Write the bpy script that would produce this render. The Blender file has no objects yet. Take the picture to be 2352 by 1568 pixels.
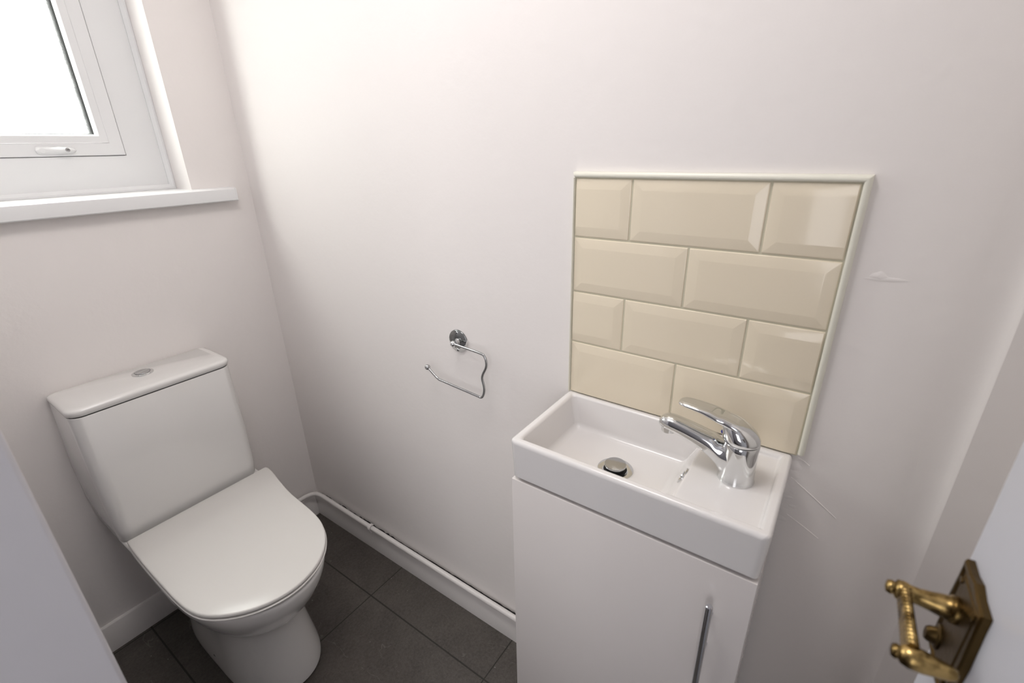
import bpy, bmesh, math, random
from mathutils import Vector, Matrix
S = bpy.context.scene
COL = S.collection
PI = math.pi

# ------------------------------------------------------------------ camera
cam_d = bpy.data.cameras.new('camera'); cam = bpy.data.objects.new('camera', cam_d); COL.objects.link(cam)
S.camera = cam
def set_cam(C, yaw, p, ro, f):
    fw = Vector((math.sin(yaw)*math.cos(p), math.cos(yaw)*math.cos(p), -math.sin(p)))
    r = Vector((math.cos(yaw), -math.sin(yaw), 0)); u = r.cross(fw)
    c, s = math.cos(ro), math.sin(ro)
    r2 = c*r + s*u; u2 = -s*r + c*u
    M = Matrix((r2, u2, -fw)).transposed().to_4x4(); M.translation = Vector(C)
    cam.matrix_world = M
    cam_d.sensor_fit = 'HORIZONTAL'; cam_d.sensor_width = 36.0; cam_d.lens = 36.0*f/2352.0
    cam_d.clip_start = 0.01; cam_d.clip_end = 50
    cam_d.dof.use_dof = True; cam_d.dof.focus_distance = 1.12; cam_d.dof.aperture_fstop = 5.0
set_cam((-0.7816, -1.5293, 1.3351), 0.9488, 0.3884, -0.0235, 1091.85)

# ------------------------------------------------------------------ world, daylight, exposure
W = bpy.data.worlds.new('overcast_daylight'); S.world = W; W.use_nodes = True
bg = W.node_tree.nodes['Background']
bg.inputs[0].default_value = (1.0, 0.968, 0.945, 1)
# overcast sky: three times brighter at the zenith than at the horizon, dim ground below
wn_ = W.node_tree.nodes; wl_ = W.node_tree.links
wtc = wn_.new('ShaderNodeTexCoord'); wsp = wn_.new('ShaderNodeSeparateXYZ'); wl_.new(wtc.outputs['Generated'], wsp.inputs[0])
wmr = wn_.new('ShaderNodeMapRange'); wmr.inputs['From Min'].default_value = 0; wmr.inputs['From Max'].default_value = 1
wmr.inputs['To Min'].default_value = 5.2; wmr.inputs['To Max'].default_value = 28.5
wl_.new(wsp.outputs['Z'], wmr.inputs['Value'])
wgt = wn_.new('ShaderNodeMath'); wgt.operation = 'GREATER_THAN'; wgt.inputs[1].default_value = 0; wl_.new(wsp.outputs['Z'], wgt.inputs[0])
wmx = wn_.new('ShaderNodeMix'); wmx.data_type = 'FLOAT'; wl_.new(wgt.outputs[0], wmx.inputs[0]); wmx.inputs[2].default_value = 4.0
wl_.new(wmr.outputs[0], wmx.inputs[3]); wl_.new(wmx.outputs[0], bg.inputs[1])

def area(name, loc, rot, sx, sy, power, color=(1,1,1), portal=False):
    l = bpy.data.lights.new(name, 'AREA'); l.shape = 'RECTANGLE'; l.size = sx; l.size_y = sy
    l.energy = power; l.color = color
    o = bpy.data.objects.new(name, l); COL.objects.link(o); o.location = loc; o.rotation_euler = rot
    if portal: l.cycles.is_portal = True
    return o
area('window_daylight_portal', (-.455, .215, 1.72), (-PI/2, 0, 0), .66, 1.05, 1, portal=True)
# daylight of the hallway outside the open doorway (a hallway window on its far side)
area('hallway_daylight', (-2.15, -1.92, 1.30), (0, -PI/2, 0), 1.4, .85, 10.5, (.96, .95, .97))
# the room's own ceiling lamp, a wide frosted disc
lamp = area('ceiling_lamp', (-.50, -1.0, 2.30), (0, 0, 0), .50, .50, 7.3, (1.0, .965, .945)); lamp.data.shape = 'DISK'

vs = S.view_settings
vs.view_transform = 'Standard'; vs.look = 'None'; vs.exposure = 0.0; vs.gamma = 1.0; vs.use_curve_mapping = False

# ------------------------------------------------------------------ materials
def mat(name, col, rough=.5, metal=0., coat=0., spec=.5, bump=None, bump_scale=40., bump_dist=.0005, trans=0.):
    m = bpy.data.materials.new(name); m.use_nodes = True
    nt = m.node_tree; b = nt.nodes['Principled BSDF']
    b.inputs['Base Color'].default_value = (*col, 1); b.inputs['Roughness'].default_value = rough
    b.inputs['Metallic'].default_value = metal; b.inputs['Coat Weight'].default_value = coat
    b.inputs['Coat Roughness'].default_value = .04
    b.inputs['Specular IOR Level'].default_value = spec
    if bump:
        tc = nt.nodes.new('ShaderNodeTexCoord'); n = nt.nodes.new('ShaderNodeTexNoise')
        n.inputs['Scale'].default_value = bump_scale; n.inputs['Detail'].default_value = 6
        nt.links.new(tc.outputs['Object'], n.inputs['Vector'])
        bp = nt.nodes.new('ShaderNodeBump'); bp.inputs['Strength'].default_value = bump; bp.inputs['Distance'].default_value = bump_dist
        nt.links.new(n.outputs['Fac'], bp.inputs['Height']); nt.links.new(bp.outputs['Normal'], b.inputs['Normal'])
    return m

def nodes(m): return m.node_tree, m.node_tree.nodes, m.node_tree.links

M = {}
M['wall'] = mat('wall_paint', (.885, .842, .818), .5, bump=.5, bump_scale=55, bump_dist=.0012, spec=.35)
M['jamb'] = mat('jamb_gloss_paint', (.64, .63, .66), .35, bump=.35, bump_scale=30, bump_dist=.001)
M['ceiling'] = mat('ceiling_paint', (.91, .89, .87), .8)
M['gloss'] = mat('white_gloss_paint', (.82, .785, .765), .28, bump=.4, bump_scale=60, bump_dist=.0008)
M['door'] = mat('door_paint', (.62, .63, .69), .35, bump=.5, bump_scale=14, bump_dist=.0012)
M['upvc'] = mat('white_upvc', (.82, .82, .82), .22)
M['ceramic'] = mat('white_ceramic', (.82, .795, .785), .16, coat=.15)
M['toilet'] = mat('toilet_ceramic', (.80, .785, .765), .09, coat=.4)
M['seat'] = mat('seat_plastic', (.74, .72, .69), .28)
M['cab'] = mat('cabinet_gloss_white', (.78, .735, .715), .2, coat=.2)
M['carcass'] = mat('cabinet_carcass', (.62, .60, .59), .4)
M['chrome'] = mat('chrome', (.72, .73, .73), .07, metal=1)
M['satin'] = mat('satin_chrome', (.50, .505, .51), .16, metal=1)
M['bar'] = mat('dark_chrome', (.62, .63, .66), .09, metal=1)
M['black'] = mat('black_rubber_and_shade', (.012, .012, .013), .6)  # rubber seals; also colours the painted shade strip above the skirting
M['blue'] = mat('blue_marker', (.02, .03, .30), .4)
M['pipe'] = mat('painted_pipe', (.80, .765, .745), .38, bump=.5, bump_scale=120, bump_dist=.0006)
M['trimpvc'] = mat('cream_trim', (.80, .78, .68), .35)
M['grout'] = mat('cream_grout', (.68, .64, .50), .8, bump=.5, bump_scale=300)
M['tile'] = mat('cream_ceramic_tile', (.84, .745, .585), .13, coat=.15)
M['tile'].node_tree.nodes['Principled BSDF'].inputs['Specular IOR Level'].default_value = .5

def brass():
    m = mat('aged_brass', (.44, .30, .11), .27, metal=1)
    nt, N, L = nodes(m); b = N['Principled BSDF']
    tc = N.new('ShaderNodeTexCoord'); n = N.new('ShaderNodeTexNoise'); n.inputs['Scale'].default_value = 90; n.inputs['Detail'].default_value = 8
    L.new(tc.outputs['Object'], n.inputs['Vector'])
    r = N.new('ShaderNodeValToRGB'); r.color_ramp.elements[0].position = .38; r.color_ramp.elements[0].color = (.09, .055, .018, 1)
    r.color_ramp.elements[1].position = .6; r.color_ramp.elements[1].color = (.50, .35, .14, 1)
    L.new(n.outputs['Fac'], r.inputs['Fac']); L.new(r.outputs['Color'], b.inputs['Base Color'])
    bp = N.new('ShaderNodeBump'); bp.inputs['Strength'].default_value = .4; bp.inputs['Distance'].default_value = .0005
    L.new(n.outputs['Fac'], bp.inputs['Height']); L.new(bp.outputs['Normal'], b.inputs['Normal'])
    return m
M['brass'] = brass()
M['brass_dark'] = mat('dark_brass', (.105, .068, .026), .36, metal=1, bump=.5, bump_scale=150, bump_dist=.0008)

def rose_mat():
    m = mat('paint_splashed_chrome', (.36, .37, .37), .16, metal=1)
    nt, N, L = nodes(m); b = N['Principled BSDF']
    tc = N.new('ShaderNodeTexCoord'); n = N.new('ShaderNodeTexNoise'); n.inputs['Scale'].default_value = 130; n.inputs['Detail'].default_value = 5
    L.new(tc.outputs['Object'], n.inputs['Vector'])
    sep = N.new('ShaderNodeSeparateXYZ'); L.new(tc.outputs['Object'], sep.inputs[0])
    ln = N.new('ShaderNodeVectorMath'); ln.operation = 'LENGTH'
    cmb = N.new('ShaderNodeCombineXYZ'); L.new(sep.outputs['Y'], cmb.inputs['Y']); L.new(sep.outputs['Z'], cmb.inputs['Z'])
    L.new(cmb.outputs[0], ln.inputs[0])
    a = N.new('ShaderNodeMath'); a.operation = 'MULTIPLY'; a.inputs[1].default_value = 26
    L.new(ln.outputs['Value'], a.inputs[0])
    z = N.new('ShaderNodeMath'); z.operation = 'MULTIPLY_ADD'; z.inputs[1].default_value = -12; L.new(sep.outputs['Z'], z.inputs[0]); L.new(a.outputs[0], z.inputs[2])
    c = N.new('ShaderNodeMath'); c.operation = 'MULTIPLY_ADD'; c.inputs[1].default_value = .45; L.new(n.outputs['Fac'], c.inputs[0]); L.new(z.outputs[0], c.inputs[2])
    g = N.new('ShaderNodeMath'); g.operation = 'GREATER_THAN'; g.inputs[1].default_value = .90; L.new(c.outputs[0], g.inputs[0])
    mx = N.new('ShaderNodeMix'); mx.data_type = 'RGBA'; L.new(g.outputs[0], mx.inputs[0])
    mx.inputs[6].default_value = (.26, .27, .27, 1); mx.inputs[7].default_value = (.80, .78, .75, 1)
    L.new(mx.outputs[2], b.inputs['Base Color'])
    inv = N.new('ShaderNodeMath'); inv.operation = 'SUBTRACT'; inv.inputs[0].default_value = 1; L.new(g.outputs[0], inv.inputs[1])
    L.new(inv.outputs[0], b.inputs['Metallic'])
    return m
M['rose'] = rose_mat()

def glass_mat():
    m = bpy.data.materials.new('obscured_glass'); m.use_nodes = True
    nt, N, L = nodes(m); N.remove(N['Principled BSDF']); out = N['Material Output']
    tc = N.new('ShaderNodeTexCoord'); v = N.new('ShaderNodeTexNoise'); v.inputs['Scale'].default_value = 190; v.inputs['Detail'].default_value = 3
    L.new(tc.outputs['Object'], v.inputs['Vector'])
    bp = N.new('ShaderNodeBump'); bp.inputs['Strength'].default_value = .8; bp.inputs['Distance'].default_value = .002
    L.new(v.outputs['Fac'], bp.inputs['Height'])
    t = N.new('ShaderNodeBsdfTransparent'); t.inputs[0].default_value = (.93, .96, .95, 1)
    g = N.new('ShaderNodeBsdfGlossy'); g.inputs['Roughness'].default_value = .15; L.new(bp.outputs['Normal'], g.inputs['Normal'])
    rf = N.new('ShaderNodeBsdfTranslucent'); rf.inputs[0].default_value = (.9, .93, .92, 1); L.new(bp.outputs['Normal'], rf.inputs['Normal'])
    m1 = N.new('ShaderNodeMixShader'); m1.inputs[0].default_value = .18; L.new(t.outputs[0], m1.inputs[1]); L.new(rf.outputs[0], m1.inputs[2])
    m2 = N.new('ShaderNodeMixShader'); m2.inputs[0].default_value = .06; L.new(m1.outputs[0], m2.inputs[1]); L.new(g.outputs[0], m2.inputs[2])
    L.new(m2.outputs[0], out.inputs['Surface'])
    return m
M['glass'] = glass_mat()

def floor_mat():
    m = mat('slate_floor_tile', (.05, .045, .04), .5)
    nt, N, L = nodes(m); b = N['Principled BSDF']
    tc = N.new('ShaderNodeTexCoord'); P = tc.outputs['Object']
    def noise(scale, det=8, rough=.6, dist=0., vec=P):
        n = N.new('ShaderNodeTexNoise'); n.inputs['Scale'].default_value = scale; n.inputs['Detail'].default_value = det
        n.inputs['Roughness'].default_value = rough; n.inputs['Distortion'].default_value = dist; L.new(vec, n.inputs['Vector']); return n.outputs['Fac']
    def math_(op, a, b_=None, c=None):
        k = N.new('ShaderNodeMath'); k.operation = op
        for i, v in enumerate((a, b_, c)):
            if v is None: continue
            if isinstance(v, (int, float)): k.inputs[i].default_value = v
            else: L.new(v, k.inputs[i])
        return k.outputs[0]
    def ramp(f, p0, c0, p1, c1):
        r = N.new('ShaderNodeValToRGB'); e = r.color_ramp.elements
        e[0].position = p0; e[0].color = (*c0, 1); e[1].position = p1; e[1].color = (*c1, 1); L.new(f, r.inputs['Fac']); return r.outputs['Color']
    def mix(f, a, b_):
        k = N.new('ShaderNodeMix'); k.data_type = 'RGBA'
        if isinstance(f, float): k.inputs[0].default_value = f
        else: L.new(f, k.inputs[0])
        for i, v in ((6, a), (7, b_)):
            if isinstance(v, tuple): k.inputs[i].default_value = (*v, 1)
            else: L.new(v, k.inputs[i])
        return k.outputs[2]
    base = ramp(noise(7, 10, .7, .8), .34, (.038, .032, .028), .66, (.120, .105, .092))
    fine = ramp(noise(130, 10, .8), .36, (.036, .030, .027), .66, (.125, .108, .095))
    c = mix(.6, base, fine)
    # thin pale veins
    mp = N.new('ShaderNodeMapping'); mp.inputs['Rotation'].default_value = (0, 0, .9); mp.inputs['Scale'].default_value = (1, .35, 1); L.new(P, mp.inputs['Vector'])
    vn = noise(3.1, 5, .55, .5, mp.outputs[0]); v1 = math_('ABSOLUTE', math_('SUBTRACT', vn, .5))
    vf = math_('MULTIPLY', math_('LESS_THAN', v1, .0018), math_('GREATER_THAN', noise(11, 3), .54))
    c = mix(math_('MULTIPLY', vf, .17), c, (.33, .30, .28))
    # paint specks
    vo = N.new('ShaderNodeTexVoronoi'); vo.inputs['Scale'].default_value = 75; L.new(P, vo.inputs['Vector'])
    sp = math_('LESS_THAN', vo.outputs['Distance'], math_('MULTIPLY', math_('SUBTRACT', vo.outputs['Color'], .66), .34))
    c = mix(math_('MULTIPLY', sp, .75), c, (.5, .48, .45))
    # grout grid: tiles about 0.45 m
    sx = N.new('ShaderNodeSeparateXYZ'); L.new(P, sx.inputs[0])
    def line(coord, off, pitch, hw):
        a = math_('MODULO', math_('ADD', coord, off + 20*pitch), pitch)
        d = math_('ABSOLUTE', math_('SUBTRACT', a, pitch/2))
        return math_('LESS_THAN', d, hw)
    gx = line(sx.outputs['X'], .150 + .2265, .453, .0022); gy = line(sx.outputs['Y'], .4905 + .2325, .465, .0017)
    gr = math_('MAXIMUM', gx, gy)
    c = mix(gr, c, (.018, .015, .012))
    L.new(c, b.inputs['Base Color'])
    h = math_('MULTIPLY_ADD', gr, -1.5, math_('ADD', noise(28, 10, .7), noise(120, 4)))
    bp = N.new('ShaderNodeBump'); bp.inputs['Strength'].default_value = .55; bp.inputs['Distance'].default_value = .0016
    L.new(h, bp.inputs['Height']); L.new(bp.outputs['Normal'], b.inputs['Normal'])
    b.inputs['Roughness'].default_value = .48
    return m
M['floor'] = floor_mat()

# ------------------------------------------------------------------ helpers
def link(name, bm, m, parent=None, smooth=True, sharp=None):
    me = bpy.data.meshes.new(name); bm.normal_update(); bm.to_mesh(me); bm.free()
    if m is not None:
        for k in (m if isinstance(m, (list, tuple)) else [m]): me.materials.append(M[k] if isinstance(k, str) else k)
    if smooth:
        for p in me.polygons: p.use_smooth = True
        try: me.set_sharp_from_angle(angle=math.radians(sharp if sharp else 32))
        except Exception: pass
    o = bpy.data.objects.new(name, me); COL.objects.link(o)
    if parent is not None:
        o.parent = parent; o.matrix_parent_inverse = parent_world(parent).inverted()
    return o
def parent_world(p):
    m = p.matrix_basis.copy()
    while p.parent:
        m = p.parent.matrix_basis @ p.matrix_parent_inverse @ m if False else (parent_world(p.parent) @ p.matrix_parent_inverse @ p.matrix_basis); return m
    return m
def thing(name, loc, label, cat, group=None):
    o = bpy.data.objects.new(name, None); o.location = loc; o.empty_display_size = .05; COL.objects.link(o)
    o['label'] = label; o['category'] = cat
    if group: o['group'] = group
    return o
def box(bm, a, b, mi=0):
    x0, x1 = sorted((a[0], b[0])); y0, y1 = sorted((a[1], b[1])); z0, z1 = sorted((a[2], b[2]))
    v = [bm.verts.new(p) for p in ((x0,y0,z0),(x1,y0,z0),(x1,y1,z0),(x0,y1,z0),(x0,y0,z1),(x1,y0,z1),(x1,y1,z1),(x0,y1,z1))]
    fs = [bm.faces.new([v[i] for i in q]) for q in ((3,2,1,0),(4,5,6,7),(0,1,5,4),(1,2,6,5),(2,3,7,6),(3,0,4,7))]
    for f in fs: f.material_index = mi
    return v, fs
def bevelmod(o, w, seg=3, angle=30, weight=False):
    m = o.modifiers.new('bevel', 'BEVEL'); m.width = w; m.segments = seg
    m.limit_method = 'WEIGHT' if weight else 'ANGLE'; m.angle_limit = math.radians(angle); m.harden_normals = False
    return m
def boxo(name, a, b, m, parent=None, bev=0, seg=3, smooth=True):
    bm = bmesh.new(); box(bm, a, b)
    if bev: bmesh.ops.bevel(bm, geom=bm.edges[:], offset=bev, segments=seg, profile=.5, affect='EDGES')
    return link(name, bm, m, parent, smooth)
def rings(bm, rs, cap0=True, cap1=True, mi=0):
    vs_ = [[bm.verts.new(p) for p in r] for r in rs]; n = len(rs[0])
    for a, b in zip(vs_[:-1], vs_[1:]):
        for i in range(n):
            f = bm.faces.new((a[i], a[(i+1) % n], b[(i+1) % n], b[i])); f.material_index = mi
    if cap0: bm.faces.new(vs_[0][::-1]).material_index = mi
    if cap1: bm.faces.new(vs_[-1]).material_index = mi
    return vs_
def lathe(bm, prof, origin=(0,0,0), axis='Z', n=48, mi=0, cap0=True, cap1=True):
    O = Vector(origin)
    ax = {'Z': (Vector((1,0,0)), Vector((0,1,0)), Vector((0,0,1))), 'X': (Vector((0,1,0)), Vector((0,0,1)), Vector((1,0,0))),
          '-X': (Vector((0,0,1)), Vector((0,1,0)), Vector((-1,0,0))), 'Y': (Vector((0,0,1)), Vector((1,0,0)), Vector((0,1,0)))}[axis] if isinstance(axis, str) else axis
    rings(bm, [[O + ax[0]*r*math.cos(2*PI*i/n) + ax[1]*r*math.sin(2*PI*i/n) + ax[2]*h for i in range(n)] for r, h in prof], cap0, cap1, mi)
def catmull(pts, k=8, closed=False):
    P = [Vector(p) for p in pts]; n = len(P); out = []
    rng = range(n if closed else n-1)
    for i in rng:
        p0 = P[(i-1) % n] if closed or i > 0 else P[0]*2-P[1]
        p1 = P[i]; p2 = P[(i+1) % n]; p3 = P[(i+2) % n] if closed or i+2 < n else P[-1]*2-P[-2]
        for j in range(k):
            t = j/k
            out.append(.5*((2*p1)+(-p0+p2)*t+(2*p0-5*p1+4*p2-p3)*t*t+(-p0+3*p1-3*p2+p3)*t**3))
    if not closed: out.append(P[-1])
    return out
def tube(bm, pts, r, n=16, mi=0):
    P = [Vector(p) for p in pts]; rs = []
    t0 = (P[1]-P[0]).normalized(); up = Vector((0,0,1)) if abs(t0.z) < .9 else Vector((1,0,0))
    a = t0.cross(up).normalized()
    for i, p in enumerate(P):
        t = ((P[min(i+1, len(P)-1)]-P[max(i-1, 0)])).normalized()
        a = (a - t*a.dot(t)).normalized(); b = t.cross(a)
        rr = r[i] if isinstance(r, (list, tuple)) else r
        rs.append([p + a*rr*math.cos(2*PI*k/n) + b*rr*math.sin(2*PI*k/n) for k in range(n)])
    rings(bm, rs, mi=mi)
def fillet_path(pts, rad, k=6):
    P = [Vector(p) for p in pts]; out = [P[0]]
    for i in range(1, len(P)-1):
        a = (P[i-1]-P[i]); b = (P[i+1]-P[i]); r = min(rad[i-1] if isinstance(rad, (list, tuple)) else rad, a.length*.48, b.length*.48)
        s = P[i]+a.normalized()*r; e = P[i]+b.normalized()*r
        for j in range(k+1):
            t = j/k; out.append(s*(1-t)**2+P[i]*2*t*(1-t)+e*t*t)
    out.append(P[-1]); return out
def ball(bm, c, r, mi=0, seg=20):
    g = bmesh.ops.create_uvsphere(bm, u_segments=seg, v_segments=seg//2, radius=r, matrix=Matrix.Translation(Vector(c)))
    for v in g['verts']:
        for f in v.link_faces: f.material_index = mi
def struct(o): o['kind'] = 'structure'; return o

# ------------------------------------------------------------------ room shell
ROOM_Y = -1.80; JY = -1.712; LEFT = -.755; HALL = -.96; H = 2.36; JAMB = -1.031
bm = bmesh.new(); box(bm, (-2.25, -2.4, -.06), (.12, .16, 0)); struct(link('floor', bm, 'floor', smooth=False))
bm = bmesh.new(); box(bm, (-2.25, -2.4, H), (.12, .16, H+.06)); struct(link('ceiling', bm, 'ceiling', smooth=False))

# right wall (the wall the basin hangs on) with a softly rounded inner corner at the front end
bm = bmesh.new(); box(bm, (0, ROOM_Y-.1, 0), (.12, .16, H)); wr = struct(link('wall_right', bm, 'wall', smooth=False))
# filled screw hole and rough filler beside the basin
def blister(name, y, z, ry, rz, h, seed, n=26):
    random.seed(seed); bm = bmesh.new(); rs = []
    ph = [random.uniform(0, 6.28) for _ in range(4)]
    for k in range(6):
        q = 1-k/6.; hh = h*(1-q*q)
        rs.append([(-hh-.0001, y+ry*q*math.cos(a)*(1+.22*math.sin(2*a+ph[0])+.12*math.sin(5*a+ph[1])), z+rz*q*math.sin(a)*(1+.2*math.sin(3*a+ph[2]))) for a in (2*PI*i/n for i in range(n))])
    rings(bm, rs, cap0=False); return link(name, bm, 'wall', wr)
blister('filled_screw_hole', -1.5697, 1.166, .0085, .006, .0009, 3)
blister('filler_patch', -1.578, 1.163, .026, .0035, .0005, 5)
random.seed(8)
for i in range(9):
    blister('filler_patch', -1.527-random.random()*.014, .86-i*.0155, .004+random.random()*.006, .003+random.random()*.008, .0005, 20+i, 14)
for (y0, z0, y1, z1) in ((-1.528, .822, -1.600, .772), (-1.535, .748, -1.585, .722), (-1.531, .862, -1.548, .853)):
    bm = bmesh.new(); tube(bm, [(-.0001, y0, z0), (-.0003, (y0+y1)/2, (z0+z1)/2+.001), (.0002, y1, z1)], .0008, 8); link('filler_ridge', bm, 'wall', wr)

# back wall with the window opening
WX0, WX1, WZ0, WZ1 = -.745, -.163, 1.245, 2.20
bm = bmesh.new()
box(bm, (LEFT-.2, 0, 0), (.0, .16, WZ0-.022)); box(bm, (LEFT-.2, 0, WZ1), (0, .16, H))
box(bm, (WX1, 0, WZ0-.022), (0, .16, WZ1)); box(bm, (LEFT-.2, 0, WZ0-.022), (WX0, .16, WZ1))
struct(link('wall_back', bm, 'wall', smooth=False))
# left wall with the doorway
bm = bmesh.new()
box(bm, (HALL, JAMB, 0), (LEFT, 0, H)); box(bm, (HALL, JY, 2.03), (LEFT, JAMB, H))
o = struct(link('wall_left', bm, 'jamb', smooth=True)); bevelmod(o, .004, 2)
# front wall
bm = bmesh.new(); box(bm, (LEFT, ROOM_Y-.10, 0), (0, ROOM_Y, H)); box(bm, (HALL, ROOM_Y-.1, 0), (LEFT, JY, H)); struct(link('wall_front', bm, 'wall', smooth=False))
# hallway shell
bm = bmesh.new()
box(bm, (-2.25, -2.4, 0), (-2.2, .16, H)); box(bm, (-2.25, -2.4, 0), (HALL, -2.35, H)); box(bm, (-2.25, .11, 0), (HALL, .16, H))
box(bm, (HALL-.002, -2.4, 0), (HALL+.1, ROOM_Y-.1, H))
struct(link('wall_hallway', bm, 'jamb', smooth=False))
# upright board standing a little proud of the wall, with a filled hollow against the plaster
bm = bmesh.new()
tp = [(.0, -1.670), (-.0006, -1.682), (-.0022, -1.692), (-.0052, -1.700), (-.0098, -1.7055), (-.0150, -1.7085), (-.0162, -1.7100), (-.0165, -1.7120), (-.0165, ROOM_Y), (.0, ROOM_Y)]
rings(bm, [[(x, y, z) for x, y in tp] for z in (0, H)]); bmesh.ops.recalc_face_normals(bm, faces=bm.faces[:]); struct(link('trim_1', bm, 'wall', sharp=30))
# skirting boards (chamfered face, rounded top)
SK = [(0, 0), (.0155, 0), (.0170, .045), (.0095, .080), (.0080, .0850), (.0060, .0875), (0, .088)]
def skirt(name, p0, p1, nrm):
    bm = bmesh.new(); N_ = Vector(nrm)
    rs = [[Vector(p) + N_*d + Vector((0,0,z)) for d, z in SK] for p in (p0, p1)]
    rings(bm, rs); bmesh.ops.recalc_face_normals(bm, faces=bm.faces[:]); return struct(link(name, bm, 'gloss', sharp=18))
bbr = skirt('baseboard_right', (0, 0, 0), (0, -1.68, 0), (-1, 0, 0))
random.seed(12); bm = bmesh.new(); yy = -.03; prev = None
while yy > -1.12:      # broken dark strip painting the shade in the gap between pipe, wall and skirting
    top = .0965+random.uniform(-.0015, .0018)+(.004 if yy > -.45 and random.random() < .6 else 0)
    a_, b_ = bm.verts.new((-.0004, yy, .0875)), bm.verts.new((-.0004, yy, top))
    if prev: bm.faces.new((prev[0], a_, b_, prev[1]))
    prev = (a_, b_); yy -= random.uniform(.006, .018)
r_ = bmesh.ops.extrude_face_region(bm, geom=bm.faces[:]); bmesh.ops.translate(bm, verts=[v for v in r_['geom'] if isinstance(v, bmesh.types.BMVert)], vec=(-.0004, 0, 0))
link('gap_shade', bm, 'black', bbr, smooth=False)
skirt('baseboard_back', (LEFT, 0, 0), (-.0165, 0, 0), (0, -1, 0))
skirt('baseboard_left', (LEFT, -.0165, 0), (LEFT, JAMB+.004, 0), (1, 0, 0))
skirt('baseboard_front', (LEFT, ROOM_Y, 0), (-.0165, ROOM_Y, 0), (0, 1, 0))

# ------------------------------------------------------------------ window
FY = .100       # inner face of the frame
def frame_ring(bm, x0, x1, z0, z1, w, yf, yb, lip=0.):
    """rectangular ring with mitred corners; lip = chamfer on the inner face edge towards the opening"""
    def loop(d, y): return [(x0+d, y, z0+d), (x1-d, y, z0+d), (x1-d, y, z1-d), (x0+d, y, z1-d)]
    L_ = [loop(0, yb), loop(0, yf), loop(w-lip, yf), loop(w, yf+lip*.8), loop(w, yb)]
    vs_ = [[bm.verts.new(p) for p in l] for l in L_]
    for k in range(5):
        a, b = vs_[k], vs_[(k+1) % 5]
        for i in range(4): bm.faces.new((a[i], a[(i+1) % 4], b[(i+1) % 4], b[i]))
    bmesh.ops.recalc_face_normals(bm, faces=bm.faces[:])
SX0, SX1, SZ0, SZ1 = -.662, -.2585, 1.3375, 2.12
bm = bmesh.new(); frame_ring(bm, WX0, WX1-.002, WZ0-.002, WZ1, .0785, FY+.004, FY+.056)
# outer frame width differs at the bottom: move inner verts to the sash line
for v in bm.verts:
    if abs(v.co.x-(WX0+.0785)) < 1e-5: v.co.x = SX0-.0012
    elif abs(v.co.x-(WX1-.002-.0785)) < 1e-5: v.co.x = SX1+.0014
    if abs(v.co.z-(WZ0-.002+.0785)) < 1e-5: v.co.z = SZ0-.0012
    elif abs(v.co.z-(WZ1-.0785)) < 1e-5: v.co.z = SZ1+.0014
win = struct(link('window_1', bm, 'upvc')); bevelmod(win, .0015, 2)
win['label'] = 'white plastic framed window with obscured glass above the toilet'
# inner moulded edge and sealant of the frame against the plaster
bm = bmesh.new(); frame_ring(bm, WX0, WX1-.0005, WZ0, WZ1, .013, FY-.006, FY+.004, .008); link('frame_trim', bm, 'upvc', win)
bm = bmesh.new(); frame_ring(bm, SX0, SX1, SZ0, SZ1, .030, FY, FY+.05); sash = link('sash', bm, 'upvc', win); bevelmod(sash, .002, 2)
bm = bmesh.new(); frame_ring(bm, SX0-.0013, SX1+.0015, SZ0-.0013, SZ1+.0015, .004, FY+.012, FY+.02); link('sash_seal', bm, 'black', win)
bm = bmesh.new(); frame_ring(bm, SX0+.0305, SX1-.0305, SZ0+.0305, SZ1-.0305, .0195, FY-.0012, FY+.022, .004); link('glazing_bead', bm, 'upvc', sash)
gx0, gx1, gz0, gz1 = SX0+.05, SX1-.05, SZ0+.0465, SZ1-.0465
bm = bmesh.new(); frame_ring(bm, gx0-.004, gx1+.004, gz0-.004, gz1+.004, .0055, FY+.0185, FY+.0225); link('gasket', bm, 'black', sash)
bm = bmesh.new(); frame_ring(bm, gx0-.006, gx1+.006, gz0-.006, gz1+.006, .012, FY+.026, FY+.040); 
random.seed(4); zz = gz0
while zz < gz1:      # ragged edge where the obscured glass breaks up the dark spacer
    hh_ = random.uniform(.0012, .0035); dd = random.uniform(.0004, .0024); box(bm, (gx1-.006-dd, FY+.0262, zz), (gx1-.004, FY+.030, zz+hh_)); zz += hh_
link('glazing_spacer', bm, 'black', sash)
bm = bmesh.new(); box(bm, (gx0-.003, FY+.0225, gz0-.003), (gx1+.003, FY+.0260, gz1+.003)); link('glass_pane', bm, 'glass', sash, smooth=False)
# espagnolette handle
hm = bmesh.new(); rs = []
hx0, hx1, hz = -.4385, -.3600, SZ0+.0135
N_ = 40
def handle_prof(t):      # depth and half height along the handle
    if t < .30: d = .0065
    elif t < .62: d = .0065+.0105*(math.sin((t-.30)/.32*PI/2))**2
    else: d = .017-.0148*((t-.62)/.38)**1.3
    return d, .0092*(1-max(0, (t-.55)/.45)**2*.55)
for i in range(N_+1):
    t = i/N_; x = hx0+(hx1-hx0)*t; d, hh = handle_prof(t)
    e = min(1, math.sqrt(max(0, 1-(1-min(1, t/.10))**2))+.02)*min(1, math.sqrt(max(0, 1-(1-min(1, (1-t)/.12))**2))+.02)
    hh *= e
    rs.append([(x, FY-d*(1-abs(math.cos(a))**3)*(1 if math.sin(a) > 0 else 0)-.0002, hz+hh*math.cos(a)) for a in (2*PI*k/24 for k in range(24))])
rings(hm, rs); bmesh.ops.recalc_face_normals(hm, faces=hm.faces[:]); whandle = link('window_handle', hm, 'upvc', win, sharp=60)
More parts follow.
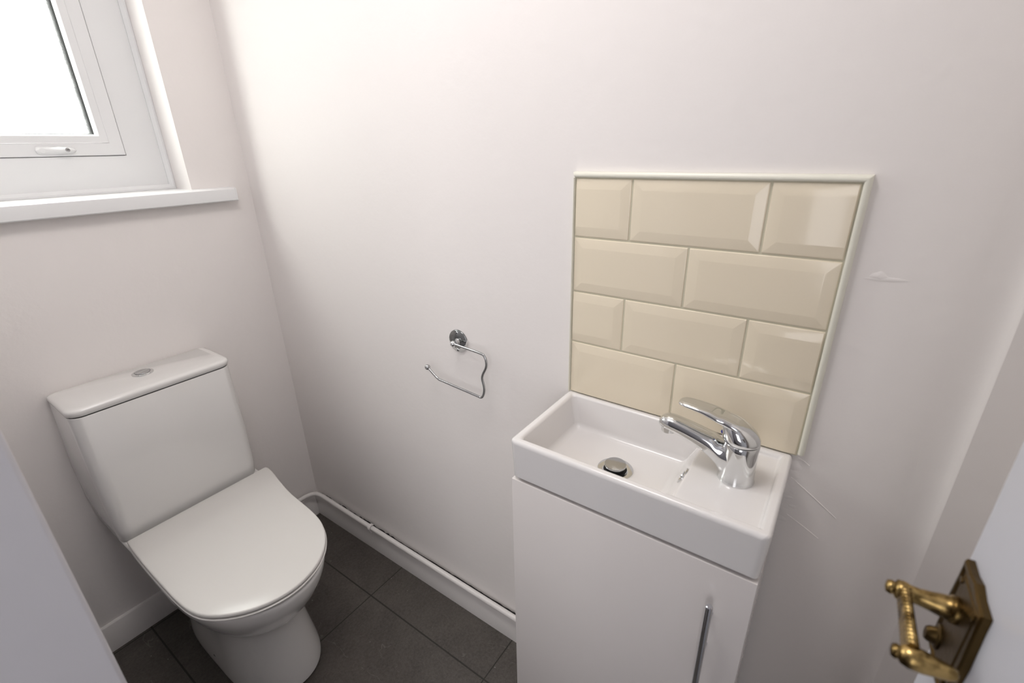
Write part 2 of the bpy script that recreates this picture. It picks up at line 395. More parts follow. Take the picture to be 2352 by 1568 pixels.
bm = bmesh.new(); lathe(bm, [(.0048, 0), (.0048, .0012), (.0042, .0016)], (-.3806, FY-.0155, hz+.001), (Vector((1,0,0)), Vector((0,0,1)), Vector((0,-1,0))), 24); link('lock_barrel', bm, 'satin', whandle)
bm = bmesh.new(); box(bm, (-.3834, FY-.0176, hz+.0003), (-.3778, FY-.0170, hz+.0017)); link('keyhole', bm, 'black', whandle)
bm = bmesh.new(); lathe(bm, [(.0062, 0), (.0062, .0004), (.0058, .0007)], (-.4255, FY-.0062, hz), (Vector((1,0,0)), Vector((0,0,1)), Vector((0,-1,0))), 24); link('button', bm, 'upvc', whandle)
# sill board
bm = bmesh.new(); sp = [(.108, WZ0), (-.0215, WZ0-.0025), (-.0262, WZ0-.0055), (-.0275, WZ0-.010), (-.0275, WZ0-.036), (-.0255, WZ0-.0385), (-.0200, WZ0-.0385), (-.0200, WZ0-.0225), (.108, WZ0-.0225)]
rings(bm, [[(x, y, z) for y, z in sp] for x in (-.735, -.163)])
rings(bm, [[(x, min(y, -.0002), z) for y, z in sp] for x in (LEFT+.0005, -.735)]); rings(bm, [[(x, min(y, -.0002), z) for y, z in sp] for x in (-.163, -.0585)])
bmesh.ops.recalc_face_normals(bm, faces=bm.faces[:]); sill = link('window_sill', bm, 'upvc', win)
bm = bmesh.new(); rings(bm, [[(x, min(y, -.0001)-.0006 if y < 0 else -.0001, z+(.0006 if z > WZ0-.02 else -.0006)) for y, z in sp[1:7]] for x in (-.0585, -.0555)])
bmesh.ops.recalc_face_normals(bm, faces=bm.faces[:]); link('sill_end_cap', bm, 'upvc', win)

# ------------------------------------------------------------------ toilet
T = thing('toilet', (-.43, -.35, 0), 'white close-coupled toilet with closed lid under the window', 'toilet')
def pan_ring(z, xc, hw, yf, ym, yb, nb=3.2, nf=2.0, n=72, xs=0.):
    r = []
    for i in range(n):
        a = 2*PI*i/n; c, s = math.cos(a), math.sin(a)
        e = nf if s < 0 else nb
        m = (abs(c)**e+abs(s)**e)**(-1/e)
        y = ym + (m*s*(yb-ym) if s >= 0 else m*s*(ym-yf))
        r.append((xc+xs*(y+.4)+m*c*hw, y, z))
    return r
PAN = [  # z, xc, hw, yf, ymid, yb
 (.0005, -.430, .112, -.556, -.37, -.085, 5, 2.2), (.004, -.430, .116, -.562, -.37, -.080, 5, 2.2), (.030, -.430, .114, -.558, -.37, -.080, 5, 2.2), (.090, -.430, .106, -.545, -.37, -.080, 5, 2.2),
 (.150, -.430, .1015, -.536, -.36, -.080, 4.5, 2.15), (.192, -.430, .1040, -.536, -.36, -.076, 4, 2.1), (.218, -.430, .1095, -.543, -.36, -.072, 4, 2.1),
 (.238, -.431, .1185, -.555, -.36, -.068, 4, 2.1), (.257, -.431, .1315, -.578, -.37, -.060, 4, 2.1), (.285, -.432, .143, -.605, -.38, -.050, 4, 2.1), (.325, -.4325, .155, -.631, -.39, -.040, 4.5, 2.1),
 (.365, -.434, .1655, -.656, -.40, -.030, 5, 2.1), (.397, -.4345, .1705, -.6650, -.40, -.030, 5, 2.1), (.4070, -.4345, .1700, -.6645, -.40, -.031, 5, 2.1), (.4090, -.4345, .156, -.648, -.40, -.034, 5, 2.1)]
bm = bmesh.new(); rs = []
for (z, xc, hw, yf, ym, yb, nb, nf) in PAN: rs.append(pan_ring(z, xc, hw, yf, ym, yb, nb, nf))
rings(bm, rs); pan = link('pan', bm, 'toilet', T, sharp=50)
ss = pan.modifiers.new('smooth', 'SUBSURF'); ss.levels = 1; ss.render_levels = 2
# back deck of the pan, under the cistern
bm = bmesh.new(); deck = [(-.601, -.03), (-.604, -.12), (-.603, -.17), (-.600, -.27), (-.590, -.30), (-.27, -.30), (-.255, -.25), (-.243, -.17), (-.242, -.12), (-.245, -.03)]
dk = [(x, y) for x, y in deck]
def inset2(pts, d):
    cx = sum(p[0] for p in pts)/len(pts); cy = sum(p[1] for p in pts)/len(pts)
    out = []
    for x, y in pts:
        l = math.hypot(x-cx, y-cy); out.append((x-(x-cx)/l*d, y-(y-cy)/l*d))
    return out
rings(bm, [[(x, y, z) for x, y in inset2(dk, d)] for z, d in ((.300, .055), (.340, .030), (.375, .010), (.395, .001), (.404, 0), (.409, .002), (.4105, .008))])
bmesh.ops.recalc_face_normals(bm, faces=bm.faces[:]); d_ = link('rear_deck', bm, 'toilet', T, sharp=50); bevelmod(d_, .006, 3, 40)
# fixing hole on the side of the foot
bm = bmesh.new(); lathe(bm, [(.0065, -.004), (.0065, .0008)], (-.5420, -.310, .035), '-X', 20); link('fixing_hole', bm, 'black', T)

# seat and lid share the outline measured from the toilet
OUT = [(-.6003, -.1805), (-.6035, -.235), (-.6052, -.32), (-.6050, -.40), (-.6040, -.47), (-.5995, -.524), (-.589, -.562), (-.569, -.595), (-.540, -.625), (-.505, -.648),
       (-.464, -.662), (-.422, -.6645), (-.375, -.652), (-.337, -.6275), (-.3115, -.600), (-.291, -.566), (-.2765, -.525), (-.2685, -.474), (-.264, -.416), (-.2590, -.356), (-.249, -.294), (-.2355, -.225), (-.2320, -.1945)]
OUT += [(-.2355, -.1812)]
core = catmull([(x, y, 0) for x, y in OUT[:-1]], 4) + [Vector((-.2335, -.1845, 0)), Vector((-.2365, -.1805, 0))]
outline = [(v.x, v.y) for v in core]
def offs(poly, d):
    n = len(poly); out = []
    for i in range(n):
        p0, p1, p2 = Vector(poly[i-1]), Vector(poly[i]), Vector(poly[(i+1) % n])
        e1 = (p1-p0).normalized(); e2 = (p2-p1).normalized(); n1 = Vector((-e1.y, e1.x)); n2 = Vector((-e2.y, e2.x))
        m = (n1+n2); m = m/ max(.35, m.dot(n1)) if m.length > 1e-6 else n1
        out.append(tuple(p1+m*d))
    return out
def slab(name, poly, prof, m, parent):
    bm = bmesh.new(); rings(bm, [[(x, y, z) for x, y in (offs(poly, d) if d < .015 else inset2(poly, d*2))] for z, d in prof])
    bmesh.ops.recalc_face_normals(bm, faces=bm.faces[:]); return link(name, bm, m, parent, sharp=45)
slab('lid', outline, [(.4232, .016), (.4228, .006), (.4230, .0012), (.4245, 0), (.4280, .0004), (.4298, .0016), (.4305, .004), (.4310, .02), (.4312, .06)], 'seat', T)
slab('seat', outline, [(.4140, .020), (.4138, .008), (.4142, .0015), (.4155, -.0010), (.4172, -.0012), (.4188, .0010), (.4192, .018)], 'seat', T)
for x in (-.515, -.320): boxo('hinge', (x-.017, -.2, .4105), (x+.017, -.176, .4185), 'seat', T, .003)
# cistern
def rrect(x0, x1, y0, y1, rf, rb, n=7):
    """rounded rectangle; rf radius of the front (y0) corners, rb of the back ones"""
    pts = []
    for cx, cy, r, a0 in ((x1-rb, y1-rb, rb, 0), (x0+rb, y1-rb, rb, 90), (x0+rf, y0+rf, rf, 180), (x1-rf, y0+rf, rf, 270)):
        for k in range(n+1):
            a = math.radians(a0+90*k/n); pts.append((cx+r*math.cos(a), cy+r*math.sin(a)))
    return pts
bm = bmesh.new()
CI = [(.4115, -.600, -.2560, -.158), (.4130, -.6040, -.2520, -.1625), (.418, -.606, -.2500, -.1648), (.45, -.6065, -.2475, -.1660), (.49, -.607, -.2460, -.1662), (.60, -.607, -.2450, -.1665), (.7790, -.607, -.2465, -.1670), (.7802, -.6062, -.2473, -.1662)]
def flare(x, y, z, xm=-.427):      # the back of the cistern is a little wider than its front, most at mid height
    k = max(0, 1+y/.165)*.010*math.sin(PI*min(1, max(0, (z-.40)/.38))**.8)
    return (x-k if x < xm else x+k*.5, y, z)
rings(bm, [[flare(x, y, z) for x, y in rrect(x0, x1, yf, -.0015, .030, .006)] for z, x0, x1, yf in CI]); link('cistern', bm, 'toilet', T, sharp=40)
bm = bmesh.new(); rings(bm, [[(x, y, z) for x, y in rrect(-.604, -.2495, -.1640, -.006, .028, .006)] for z in (.779, .7828)]); link('lid_gap', bm, 'black', T)
LI = [(.7824, -.6035, -.2505, -.1630, .0), (.7826, -.6058, -.2480, -.1655, 0), (.7840, -.6075, -.2462, -.1672, 0), (.7900, -.6092, -.2445, -.1690, 0), (.7950, -.6092, -.2445, -.1690, 0), (.7985, -.6075, -.2460, -.1672, 0), (.8003, -.6030, -.2505, -.1625, 0), (.8008, -.595, -.258, -.154, 0)]
bm = bmesh.new(); rings(bm, [[(x, y, z) for x, y in rrect(x0, x1, yf, -.0008-max(0, z-.795)*.8, .030, .012)] for k, (z, x0, x1, yf, _) in enumerate(LI)])
cl = link('cistern_lid', bm, 'toilet', T, sharp=50)
# dual flush button
BX, BY, BZ = -.4230, -.0630, .8006
bm = bmesh.new(); lathe(bm, [(.0245, 0), (.0243, .0022), (.0225, .0036), (.0185, .0036), (.0178, .0018)], (BX, BY, BZ)); fb = link('flush_button', bm, 'chrome', T)
for s in (-1, 1):
    bm = bmesh.new(); pr = []
    for k in range(25):
        a = PI*k/24; pr.append((BX+.0172*math.cos(a+.35), BY+s*.0006*0+ .0172*math.sin(a+.35)) if s > 0 else (BX+.0172*math.cos(a+PI+.35), BY+.0172*math.sin(a+PI+.35)))
    c = (sum(p[0] for p in pr)/25, sum(p[1] for p in pr)/25)
    rings(bm, [[(c[0]+(x-c[0])*f, c[1]+(y-c[1])*f, BZ+z) for x, y in pr] for z, f in ((.001, .965), (.0042, .965), (.0050, .90), (.0040 if s > 0 else .0046, .5))])
    link('push_half', bm, 'satin', fb)

# ------------------------------------------------------------------ painted pipe on the skirting
bm = bmesh.new()
pp = fillet_path([(-.33, -.0195, .1130), (-.0185, -.0195, .1125), (-.0185, -.30, .1070), (-.0185, -1.1154, .1030)], .052, 12)
tube(bm, pp, .0082, 16); pipe = link('heating_pipe', bm, 'pipe'); pipe['label'] = 'white painted pipe running along the top of the skirting board'; pipe['category'] = 'pipe'
bm = bmesh.new(); ry = -.353; cz = .1068; pts = []
clip = []
for k in range(15):
    a = math.radians(-75 + 210*k/14); clip.append((-.0185-.0102*math.cos(a), cz+.0102*math.sin(a)))
clip_o = [( -.0185-(.0128)*math.cos(math.radians(-75+210*k/14)), cz+.0128*math.sin(math.radians(-75+210*k/14))) for k in range(15)]
prof = clip_o + clip[::-1]
rings(bm, [[(x, y, z) for x, z in prof] for y in (ry-.006, ry+.006)])
box(bm, (-.0262, ry-.0045, cz-.019), (-.0180, ry+.0045, cz-.008))
bmesh.ops.recalc_face_normals(bm, faces=bm.faces[:]); pc = link('pipe_clip', bm, 'pipe', pipe); bevelmod(pc, .0012, 2)

# ------------------------------------------------------------------ splashback
SB = thing('splashback', (-.001, -1.32, 1.08), 'square splashback of glossy cream tiles with pale edging, on the wall above the basin', 'splashback')
s0, zt, zb, Wd = -1.1180, 1.2835, .8672, .4105
bm = bmesh.new(); box(bm, (-.0050, s0, zb), (-.0002, s0-Wd, zt)); link('grout', bm, 'grout', SB, smooth=False)
bm = bmesh.new(); g = .0016; ROW = .1015
def btile(u0, u1, z1, z0, bl, br, bt, bb):
    """u measured from the left edge; b* = bevel width of each side (0 where the tile is cut)"""
    y0, y1 = s0-u0-g, s0-u1+g; z1 -= g; z0 += g
    B = .017
    o_ = [(y0, z1), (y1, z1), (y1, z0), (y0, z0)]
    L_, R_, T_, Bo = B if bl else .0012, B if br else .0012, B if bt else .0012, B if bb else .0012
    i_ = [(y0-L_, z1-T_), (y1+R_, z1-T_), (y1+R_, z0+Bo), (y0-L_, z0+Bo)]
    xo = [-.0078 if (a and b_) else -.0078 for a, b_ in ((bl, bt), (br, bt), (br, bb), (bl, bb))]
    v0 = [bm.verts.new((-.003, y, z)) for y, z in o_]; v1 = [bm.verts.new((-.0062, y, z)) for y, z in o_]
    # soft eased edge, then the bevel, then the flat centre
    e_ = [(y0-.0012, z1-.0012), (y1+.0012, z1-.0012), (y1+.0012, z0+.0012), (y0-.0012, z0+.0012)]
    v2 = [bm.verts.new((-.0070, y, z)) for y, z in e_]
    v3 = [bm.verts.new((-.0090, y, z)) for y, z in i_]
    for a, b_ in ((v0, v1), (v1, v2), (v2, v3)):
        for k in range(4): bm.faces.new((a[k], a[(k+1) % 4], b_[(k+1) % 4], b_[k]))
    bm.faces.new(v3)
rowsz = [zt-ROW*k for k in range(4)]+[zb]
cuts = {0: [0, .1040, .3065, Wd], 1: [0, .2047, Wd], 2: [0, .1040, .3065, Wd], 3: [0, .2054, Wd]}
for r in range(4):
    c = cuts[r]
    for k in range(len(c)-1):
        fl = not (r in (0, 2) and k == 0); fr = not (r in (0, 2) and k == len(c)-2)
        btile(c[k], c[k+1], rowsz[r], rowsz[r+1], fl, fr, True, r < 3)
bmesh.ops.recalc_face_normals(bm, faces=bm.faces[:]); tl = link('tile', bm, 'tile', SB, sharp=25); bevelmod(tl, .0045, 4, 3)
TP = [(0, 0), (.0078, 0), (.0096, .0012), (.0106, .0035), (.0100, .0065), (.0080, .0088), (0, .0095)]   # depth, outward
def trimstrip(pa, pb, out, ma, mb):
    bm = bmesh.new(); O_ = Vector(out); d = (Vector(pb)-Vector(pa)).normalized()
    rs = []
    for P_, mt in ((pa, ma), (pb, mb)):
        rs.append([Vector(P_)+Vector((-a-.0002, 0, 0))+O_*b_+d*mt*b_ for a, b_ in TP])
    rings(bm, rs); bmesh.ops.recalc_face_normals(bm, faces=bm.faces[:]); return link('edge_trim', bm, 'trimpvc', SB, sharp=40)
yR = s0-Wd-.0003; yL = s0+.0003
trimstrip((0, yL, zt+.0002), (0, yR, zt+.0002), (0, 0, 1), -.4, 1)
trimstrip((0, yR, zt+.0002), (0, yR, .8725), (0, -1, 0), -1, 0)
trimstrip((0, yL, zt), (0, yL, .8672), (0, .35, 0), 0, 0)

# ------------------------------------------------------------------ basin
BA = thing('basin', (-.11, -1.32, .787), 'small rectangular white ceramic basin below the tiled splashback', 'basin')
X0, X1, Y0, Y1, ZT, ZB = -.2185, -.0008, -1.5245, -1.1135, .8665, .7885
bm = bmesh.new(); bw = bm.edges.layers.float.new('bevel_weight_edge')
V = lambda x, y, z: bm.verts.new((x, y, z))
ob = [V(X0+.002, Y1-.004, ZB), V(X1, Y1-.004, ZB), V(X1, Y0+.004, ZB), V(X0+.002, Y0+.004, ZB)]
ot = [V(X0, Y1, ZT), V(X1, Y1, ZT), V(X1, Y0, ZT), V(X0, Y0, ZT)]
DV = -1.3935; DZ = .8590
xb, xf = -.0155, -.2045
A_ = V(xb, -1.1300, ZT); B_ = V(xb, DV, ZT); C_ = V(xb, -1.5100, ZT); D_ = V(xf, -1.5100, ZT); E_ = V(xf, DV, ZT); F_ = V(xf, -1.1300, ZT)
b2 = V(xb-.003, DV, DZ); c2 = V(xb-.003, -1.507, DZ); d2 = V(xf+.003, -1.507, DZ); e2 = V(xf+.003, DV, DZ)
G_ = V(-.0225, -1.1440, .7990); H_ = V(-.0225, -1.3640, .7985); I_ = V(-.1960, -1.3640, .7985); J_ = V(-.1960, -1.1440, .7990)
F = lambda *v: bm.faces.new(v)
F(*ob[::-1]); [F(ob[k], ob[(k+1) % 4], ot[(k+1) % 4], ot[k]) for k in range(4)]
F(ot[0], ot[1], A_, F_); F(ot[1], ot[2], C_, B_, A_); F(ot[2], ot[3], D_, C_); F(ot[3], ot[0], F_, E_, D_)
F(A_, G_, J_, F_); F(A_, B_, b2, H_, G_); F(F_, J_, I_, e2, E_); F(b2, e2, I_, H_); F(G_, H_, I_, J_)
F(b2, c2, d2, e2); F(B_, C_, c2, b2); F(C_, D_, d2, c2); F(D_, E_, e2, d2)
bmesh.ops.recalc_face_normals(bm, faces=bm.faces[:])
def setw(vs_, w):
    for a, b_ in vs_:
        e = bm.edges.get((a, b_))
        if e: e[bw] = w
for k in range(4): setw([(ot[k], ot[(k+1) % 4])], .68); setw([(ot[k], ob[k])], 1.0); setw([(ob[k], ob[(k+1) % 4])], .3)
setw([(F_, A_), (A_, B_), (F_, E_)], .40); setw([(B_, C_), (C_, D_), (D_, E_)], .28)
setw([(b2, c2), (c2, d2), (d2, e2)], .20); setw([(ot[1], ot[2])], .06); setw([(b2, e2)], .28); setw([(C_, c2), (D_, d2)], .3)
setw([(A_, G_), (F_, J_)], .8); setw([(G_, H_), (H_, I_), (I_, J_), (J_, G_)], .9); setw([(b2, H_), (e2, I_)], .14)
ba = link('bowl', bm, 'ceramic', BA, sharp=60); m_ = bevelmod(ba, .012, 6, weight=True); m_.use_clamp_overlap = True; m_.profile = .5
wn = ba.modifiers.new('wn', 'WEIGHTED_NORMAL'); wn.keep_sharp = False
# drain with raised push plug
DX, DY, DZ0 = -.1105, -1.268, .7988
bm = bmesh.new(); lathe(bm, [(.0315, 0), (.0313, .0014), (.0295, .0022), (.0225, .0019), (.0205, .0010), (.0202, .0004)], (DX, DY, DZ0), n=56, cap1=False); dr = link('drain', bm, 'chrome', BA)
bm = bmesh.new(); lathe(bm, [(.0205, .0002), (.0204, .0012)], (DX, DY, DZ0), n=40); lathe(bm, [(.0145, .0005), (.0150, .0080)], (DX, DY, DZ0), n=32); link('waste_hole', bm, 'black', dr)
bm = bmesh.new(); lathe(bm, [(.0178, .0080), (.0190, .0086), (.0192, .0110), (.0186, .0122), (.0165, .0127), (.0006, .0130)], (DX, DY, DZ0), n=48); link('push_plug', bm, 'satin', dr)
# overflow ring in the sloping end of the bowl
sl = Vector((0, DV-(-1.364), DZ-.7985)).normalized(); nn = Vector((0, sl.z, -sl.y)); 
oc = Vector((-.134, DV+.0045, DZ-.0155)) 
oc = Vector((-.127, 0, 0)) + Vector((0, -1.364, .7985)) + sl*((Vector((0, DV, DZ))-Vector((0, -1.364, .7985))).length-.0135)
bm = bmesh.new(); ax = (Vector((1,0,0)), sl, nn)
rings(bm, [[oc+ax[0]*r*math.cos(a)+ax[1]*r*.8*math.sin(a)+ax[2]*h for a in (2*PI*i/36 for i in range(36))] for r, h in ((.0165, -.0002), (.0165, .0012), (.0150, .0020), (.0118, .0018), (.0110, .0004))], cap1=False); ov = link('overflow_ring', bm, 'chrome', BA)
bm = bmesh.new(); rings(bm, [[oc+ax[0]*r*math.cos(a)+ax[1]*r*.8*math.sin(a)+ax[2]*h for a in (2*PI*i/36 for i in range(36))] for r, h in ((.0112, -.0004), (.0112, .0003))]); link('overflow_hole', bm, 'black', ov)

# ------------------------------------------------------------------ mixer tap
TX, TY, TZ = -.1045, -1.4585, .8592
TAP = thing('mixer_tap', (TX, TY, TZ), 'chrome single lever mixer tap standing on the basin', 'tap')
def loft_yz(bm, secs, n=32, ex=2.0, cap0=True, cap1=True):
    """secs: (y, z, half width x, half height, tilt of the section plane) ; local y from TY towards +y"""
    rs = []
    for (y, z, hx, hh, tl_, *r_) in secs:
        e = r_[0] if r_ else ex; t = math.radians(tl_)
        up = Vector((0, -math.sin(t), math.cos(t)))
        rr = []
        for k in range(n):
            a = 2*PI*k/n; c, s = math.cos(a), math.sin(a); m = (abs(c)**e+abs(s)**e)**(-1/e)
            rr.append(Vector((TX+hx*m*c, TY+y, z))+up*hh*m*s)
        rs.append(rr)
    rings(bm, rs, cap0, cap1)
# body: round column with the spout swelling out of its side
bm = bmesh.new()
rings(bm, [[(TX+r*math.cos(a), TY+r*math.sin(a), z) for a in (2*PI*i/56 for i in range(56))] for z, r in ((.8592, .0262), (.8604, .0264), (.8625, .0254), (.875, .0247), (.895, .0244), (.915, .0245), (.9238, .0247), (.9246, .0242))])
link('body', bm, 'chrome', TAP, sharp=60)
def refine(secs, k=4):
    out = []; P = secs; n = len(P)
    for i in range(n-1):
        a, b_, c, d = P[max(i-1, 0)], P[i], P[i+1], P[min(i+2, n-1)]
        for j in range(k):
            t = j/k; out.append(tuple(.5*((2*b_[q])+(-a[q]+c[q])*t+(2*a[q]-5*b_[q]+4*c[q]-d[q])*t*t+(-a[q]+3*b_[q]-3*c[q]+d[q])*t**3) for q in range(len(b_))))
    out.append(P[-1]); return out
bm = bmesh.new()
sec = [(.000, .8930, .0180, .0200, 0, 2.2), (.012, .8920, .0190, .0240, 0, 2.2), (.0215, .8915, .0186, .0252, 0, 2.3), (.0295, .8975, .0180, .0205, 0, 2.4), (.038, .9035, .0173, .0165, 0, 2.6), (.050, .9090, .0166, .0138, 0, 2.8), (.066, .9143, .0158, .0122, 0, 2.9), (.085, .9195, .0150, .0110, 0, 2.8), (.100, .9225, .0146, .0106, 0, 2.7),
       (.110, .9235, .0138, .0101, 0, 2.5), (.117, .9230, .0118, .0086, 0, 2.3), (.1215, .9220, .0082, .0060, 0, 2.1), (.1233, .9212, .0028, .0020, 0, 2)]
sec = [(a, b, c*1.10, d*(1.14 if a > .03 else 1.0), e, f) for a, b, c, d, e, f in sec]
loft_yz(bm, refine(sec), 44); link('spout', bm, 'chrome', TAP, sharp=70)
bm = bmesh.new(); lathe(bm, [(.0092, .0), (.0108, -.0012), (.0112, .006), (.0108, .010)], (TX, TY+.1080, .9075), n=32); link('aerator', bm, 'chrome', TAP)
# lever: oval cap over the body running into a long flat paddle
bm = bmesh.new(); rs = []
for z, yb, yf, hx in ((.9256, -.0234, .0262, .0236), (.9262, -.0246, .0275, .0247), (.932, -.0238, .0284, .0247), (.938, -.0208, .0292, .0242), (.944, -.0158, .0302, .0230), (.9495, -.0092, .0312, .0205), (.9530, -.0030, .0320, .0172), (.9552, .0030, .0320, .0125), (.9562, .0110, .0280, .0050)):
    rs.append([(TX+hx*math.cos(a), TY+(yb+yf)/2+(yf-yb)/2*math.sin(a), z) for a in (2*PI*i/48 for i in range(48))])
rings(bm, rs)
lev = [(-.0040, .9455, .0150, .0060, 0, 2.2), (.0040, .9485, .0195, .0075, 0, 2.3), (.0150, .9520, .0200, .0075, 0, 2.4), (.0270, .9550, .0188, .0072, 0, 2.5), (.0365, .9575, .0176, .0060, 0, 2.6), (.0470, .9602, .0164, .0047, 0, 2.6), (.0580, .9625, .0155, .0037, 0, 2.6), (.0700, .9640, .0148, .0031, 0, 2.6), (.0830, .9650, .0138, .0028, 0, 2.5), (.0905, .9650, .0116, .0026, 0, 2.4), (.0952, .9643, .0072, .0020, 0, 2.2), (.0968, .9638, .0022, .0008, 0, 2)]
lev = [(a, b, c*(1.12 if a > .03 else 1.0), d*(1.25 if a > .04 else 1.0), e, f) for a, b, c, d, e, f in lev]
loft_yz(bm, refine(lev), 40); link('lever', bm, 'chrome', TAP, sharp=70)
bm = bmesh.new(); ball(bm, (TX-.004, TY+.0270, .9345), .0034); link('temperature_dot', bm, 'blue', TAP)
bm = bmesh.new(); lathe(bm, [(.0238, .9244), (.0238, .9258)], (TX, TY, 0), n=40); link('joint_ring', bm, 'black', TAP)

# ------------------------------------------------------------------ vanity cabinet
CA = thing('vanity_cabinet', (-.10, -1.32, 0), 'glossy white single-door vanity cabinet under the basin', 'cabinet')
cy0, cy1 = -1.5218, -1.1160
bm = bmesh.new()
box(bm, (-.196, cy0, .0), (-.0205, cy0+.016, .7865)); box(bm, (-.196, cy1-.016, .0), (-.0205, cy1, .7865))
box(bm, (-.196, cy0+.016, .05), (-.0205, cy1-.016, .066)); box(bm, (-.04, cy0+.016, .066), (-.030, cy1-.016, .7865)); box(bm, (-.196, cy0+.016, .70), (-.180, cy1-.016, .7865)); box(bm, (-.185, cy0+.016, 0), (-.170, cy1-.016, .05))
link('carcass', bm, 'cab', CA)
dr_ = boxo('door', (-.2165, cy0+.0010, .012), (-.1985, cy1-.0004, .7830), 'cab', CA, .0009, 2)
# bar handle
hy = -1.4712
bm = bmesh.new(); zt_, zb_ = .7350, .5620; rr = .0050
tube(bm, [(-.2415, hy, zb_-.0), (-.2415, hy, zb_+.001), (-.2415, hy, zb_+.003), (-.2415, hy, zt_-.003), (-.2415, hy, zt_-.001), (-.2415, hy, zt_)], [rr*.7, rr*.93, rr, rr, rr*.93, rr*.7], 24)
for z in (.6965, .6320): lathe(bm, [(.0040, 0), (.0036, .004), (.0036, .0215)], (-.2165, hy, z), '-X', 20)
hd = link('handle', bm, 'bar', dr_); hd['label'] = 'slim chrome bar handle'


# ------------------------------------------------------------------ toilet roll holder
RH = thing('toilet_roll_holder', (0, -.8125, .9090), 'empty chrome wire toilet roll holder screwed to the wall, flecked with paint', 'toilet roll holder')
o = None
bm = bmesh.new(); lathe(bm, [(.0286, .0002), (.0286, .0022), (.0272, .0036), (.0120, .0056), (.0020, .0060)], (0, 0, 0), '-X', 56)
o = link('rose', bm, 'rose', None, sharp=50); o.parent = RH
bm = bmesh.new(); lathe(bm, [(.0090, .0050), (.0070, .0085), (.0052, .0125), (.0050, .019)], (0, -.8125, .9090), '-X', 28); link('post', bm, 'satin', RH)
bm = bmesh.new(); ball(bm, (-.0195, -.8122, .9085), .0074, seg=28); link('knob', bm, 'chrome', RH)
for z in (.9310, .8872):
    bm = bmesh.new(); lathe(bm, [(.0036, .0030), (.0035, .0046), (.0024, .0056)], (0, -.8125, z), '-X', 20); sc = link('screw', bm, 'chrome', RH)
    bm = bmesh.new(); lathe(bm, [(.0014, .0052), (.0014, .0058)], (0, -.8125, z), '-X', 12); link('screw_recess', bm, 'black', sc)
X_ = -.028
wp = [(-.0205, -.8140, .9088), (-.0265, -.8960, .9070), (X_, -.9112, .9035), (X_, -.9165, .8920), (X_, -.9155, .8765), (X_, -.9060, .8580), (X_, -.9025, .8450), (X_, -.9060, .8290), (X_, -.9068, .8140), (X_, -.9015, .7985), (X_, -.8935, .7935), (X_, -.8800, .7950), (X_, -.7720, .8040), (X_, -.7640, .8050), (X_, -.7560, .8085), (X_, -.7480, .8140), (X_, -.7300, .8270)]
bm = bmesh.new(); tube(bm, catmull(wp, 6), .0030, 14); link('wire_arm', bm, 'satin', RH, sharp=60)
bm = bmesh.new(); ball(bm, (X_, -.7270, .8292), .0070, seg=28); link('end_ball', bm, 'satin', RH)

# ------------------------------------------------------------------ open door on the right with its brass handle
FE = Vector((-.3497, -1.6556, 0)); AZ = math.radians(88)
du = -Vector((math.sin(AZ), math.cos(AZ), 0)); dn = Vector((-math.cos(AZ), math.sin(AZ), 0))   # along the door to the hinge, out of its visible face
def DP(u, z, o=0.): return FE + du*u + dn*o + Vector((0, 0, z))
def dbox(bm, u0, u1, z0, z1, o0, o1):
    vs_ = [bm.verts.new(DP(u, z, o)) for (u, z, o) in ((u0,z0,o0),(u1,z0,o0),(u1,z1,o0),(u0,z1,o0),(u0,z0,o1),(u1,z0,o1),(u1,z1,o1),(u0,z1,o1))]
    for q in ((3,2,1,0),(4,5,6,7),(0,1,5,4),(1,2,6,5),(2,3,7,6),(3,0,4,7)): bm.faces.new([vs_[i] for i in q])
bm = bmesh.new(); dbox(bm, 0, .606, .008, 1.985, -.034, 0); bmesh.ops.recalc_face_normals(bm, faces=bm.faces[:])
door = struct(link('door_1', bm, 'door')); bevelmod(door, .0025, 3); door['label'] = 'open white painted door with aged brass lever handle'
# faint raised panel moulding
bm = bmesh.new()
for (u0, u1, z0, z1) in ((.085, .520, 1.10, 1.88), (.085, .520, .20, .88)):
    for (a0, a1, c0, c1) in ((u0, u1, z0, z0+.018), (u0, u1, z1-.018, z1), (u0, u0+.018, z0+.018, z1-.018), (u1-.018, u1, z0+.018, z1-.018)): dbox(bm, a0, a1, c0, c1, -.001, .0022)
bmesh.ops.recalc_face_normals(bm, faces=bm.faces[:]); pm = link('panel_moulding', bm, 'door', door); bevelmod(pm, .0018, 3)
# backplate with stepped moulded edge
PU0, PU1, PZ0, PZ1 = .0120, .0700, .9440, 1.0370
bm = bmesh.new()
def prect(d, o, notch=0): 
    u0, u1, z0, z1 = PU0+d, PU1-d, PZ0+d, PZ1-d; k = .010
    return [DP(u, z, o) for u, z in ((u0, z0), ((u0+u1)/2-.012, z0), ((u0+u1)/2, z0-.003*notch), ((u0+u1)/2+.012, z0), (u1, z0), (u1, z0+k*1.2), (u1+.0025*notch, (z0+z1)/2), (u1, z1-k*1.2), (u1, z1), ((u0+u1)/2+.012, z1), ((u0+u1)/2, z1+.003*notch), ((u0+u1)/2-.012, z1), (u0, z1), (u0, z1-k*1.2), (u0-.0025*notch, (z0+z1)/2), (u0, z0+k*1.2))]
rings(bm, [prect(0, .0002, 1), prect(0, .0045, 1), prect(.0015, .0060, 1), prect(.0040, .0062, 1), prect(.0055, .0046), prect(.0080, .0046), prect(.0095, .0056), prect(.020, .0056)])
bmesh.ops.recalc_face_normals(bm, faces=bm.faces[:]); dh = link('door_handle', bm, 'brass_dark', door, sharp=25); dh['label'] = 'aged brass lever handle on a moulded backplate'
axd = (du, Vector((0,0,1)), dn)
SU, SZ = .0345, 1.0045
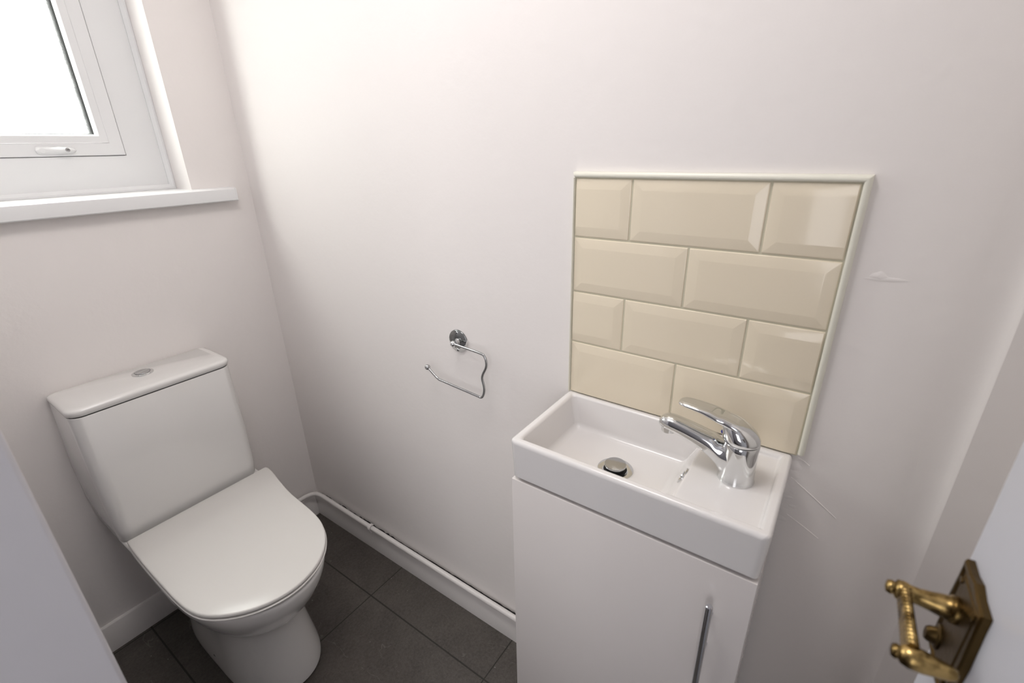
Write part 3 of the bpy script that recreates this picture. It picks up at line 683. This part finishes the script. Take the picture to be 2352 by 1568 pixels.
bm = bmesh.new(); lathe(bm, [(.0104, .0050), (.0106, .0080), (.0098, .0100), (.0090, .0108), (.0086, .0150), (.0074, .0210), (.0064, .0280), (.0066, .0340), (.0078, .0385), (.0074, .0420), (.0050, .0436), (.0056, .0458), (.0046, .0484), (.0010, .0494)], DP(SU, SZ), axd, 32); link('lever_stem', bm, 'brass', dh, sharp=60)
# rope-twisted flat grip
bm = bmesh.new(); rs = []; nn_ = 150
for i in range(nn_+1):
    t = i/nn_; u = SU-.003+.0615*t; w = .0072+.0030*t; hgt = .0042-.0004*math.sin(PI*t)
    z = SZ-.0015*t; tw = 1+.10*math.sin(t*2*PI*13)
    r = []
    for k in range(20):
        a = 2*PI*k/20; c, s = math.cos(a), math.sin(a); m = (abs(c)**3+abs(s)**3)**(-1/3)
        q = 1+.045*math.sin(t*2*PI*17+a*2)
        r.append(DP(u, z+w*m*c*q, .0375+hgt*m*s*q))
    rs.append(r)
rings(bm, rs); bmesh.ops.recalc_face_normals(bm, faces=bm.faces[:]); link('lever_grip', bm, 'brass', dh, sharp=60)
bm = bmesh.new(); lathe(bm, [(.0010, .0120), (.0040, .0132), (.0052, .0170), (.0062, .0230), (.0078, .0310), (.0080, .0380), (.0066, .0425), (.0046, .0440), (.0052, .0460), (.0040, .0482), (.0008, .0490)], DP(SU+.0600, SZ-.002), axd, 28); link('lever_end', bm, 'brass', dh, sharp=60)
bm = bmesh.new(); rings(bm, [[DP(.0245+r*.72*math.cos(a), .9645+r*math.sin(a), h) for a in (2*PI*i/28 for i in range(28))] for r, h in ((.0115, .0050), (.0115, .0068), (.0095, .0080), (.0080, .0080), (.0070, .0120), (.0055, .0140), (.0015, .0148))])
bmesh.ops.recalc_face_normals(bm, faces=bm.faces[:]); link('snib_turn', bm, 'brass_dark', dh)
for u, z in ((.0215, 1.0235), (.0590, 1.0235), (.0590, .9580)):
    bm = bmesh.new(); lathe(bm, [(.0028, .0054), (.0026, .0066), (.0010, .0070)], DP(u, z), axd, 16); link('screw', bm, 'brass_dark', dh)
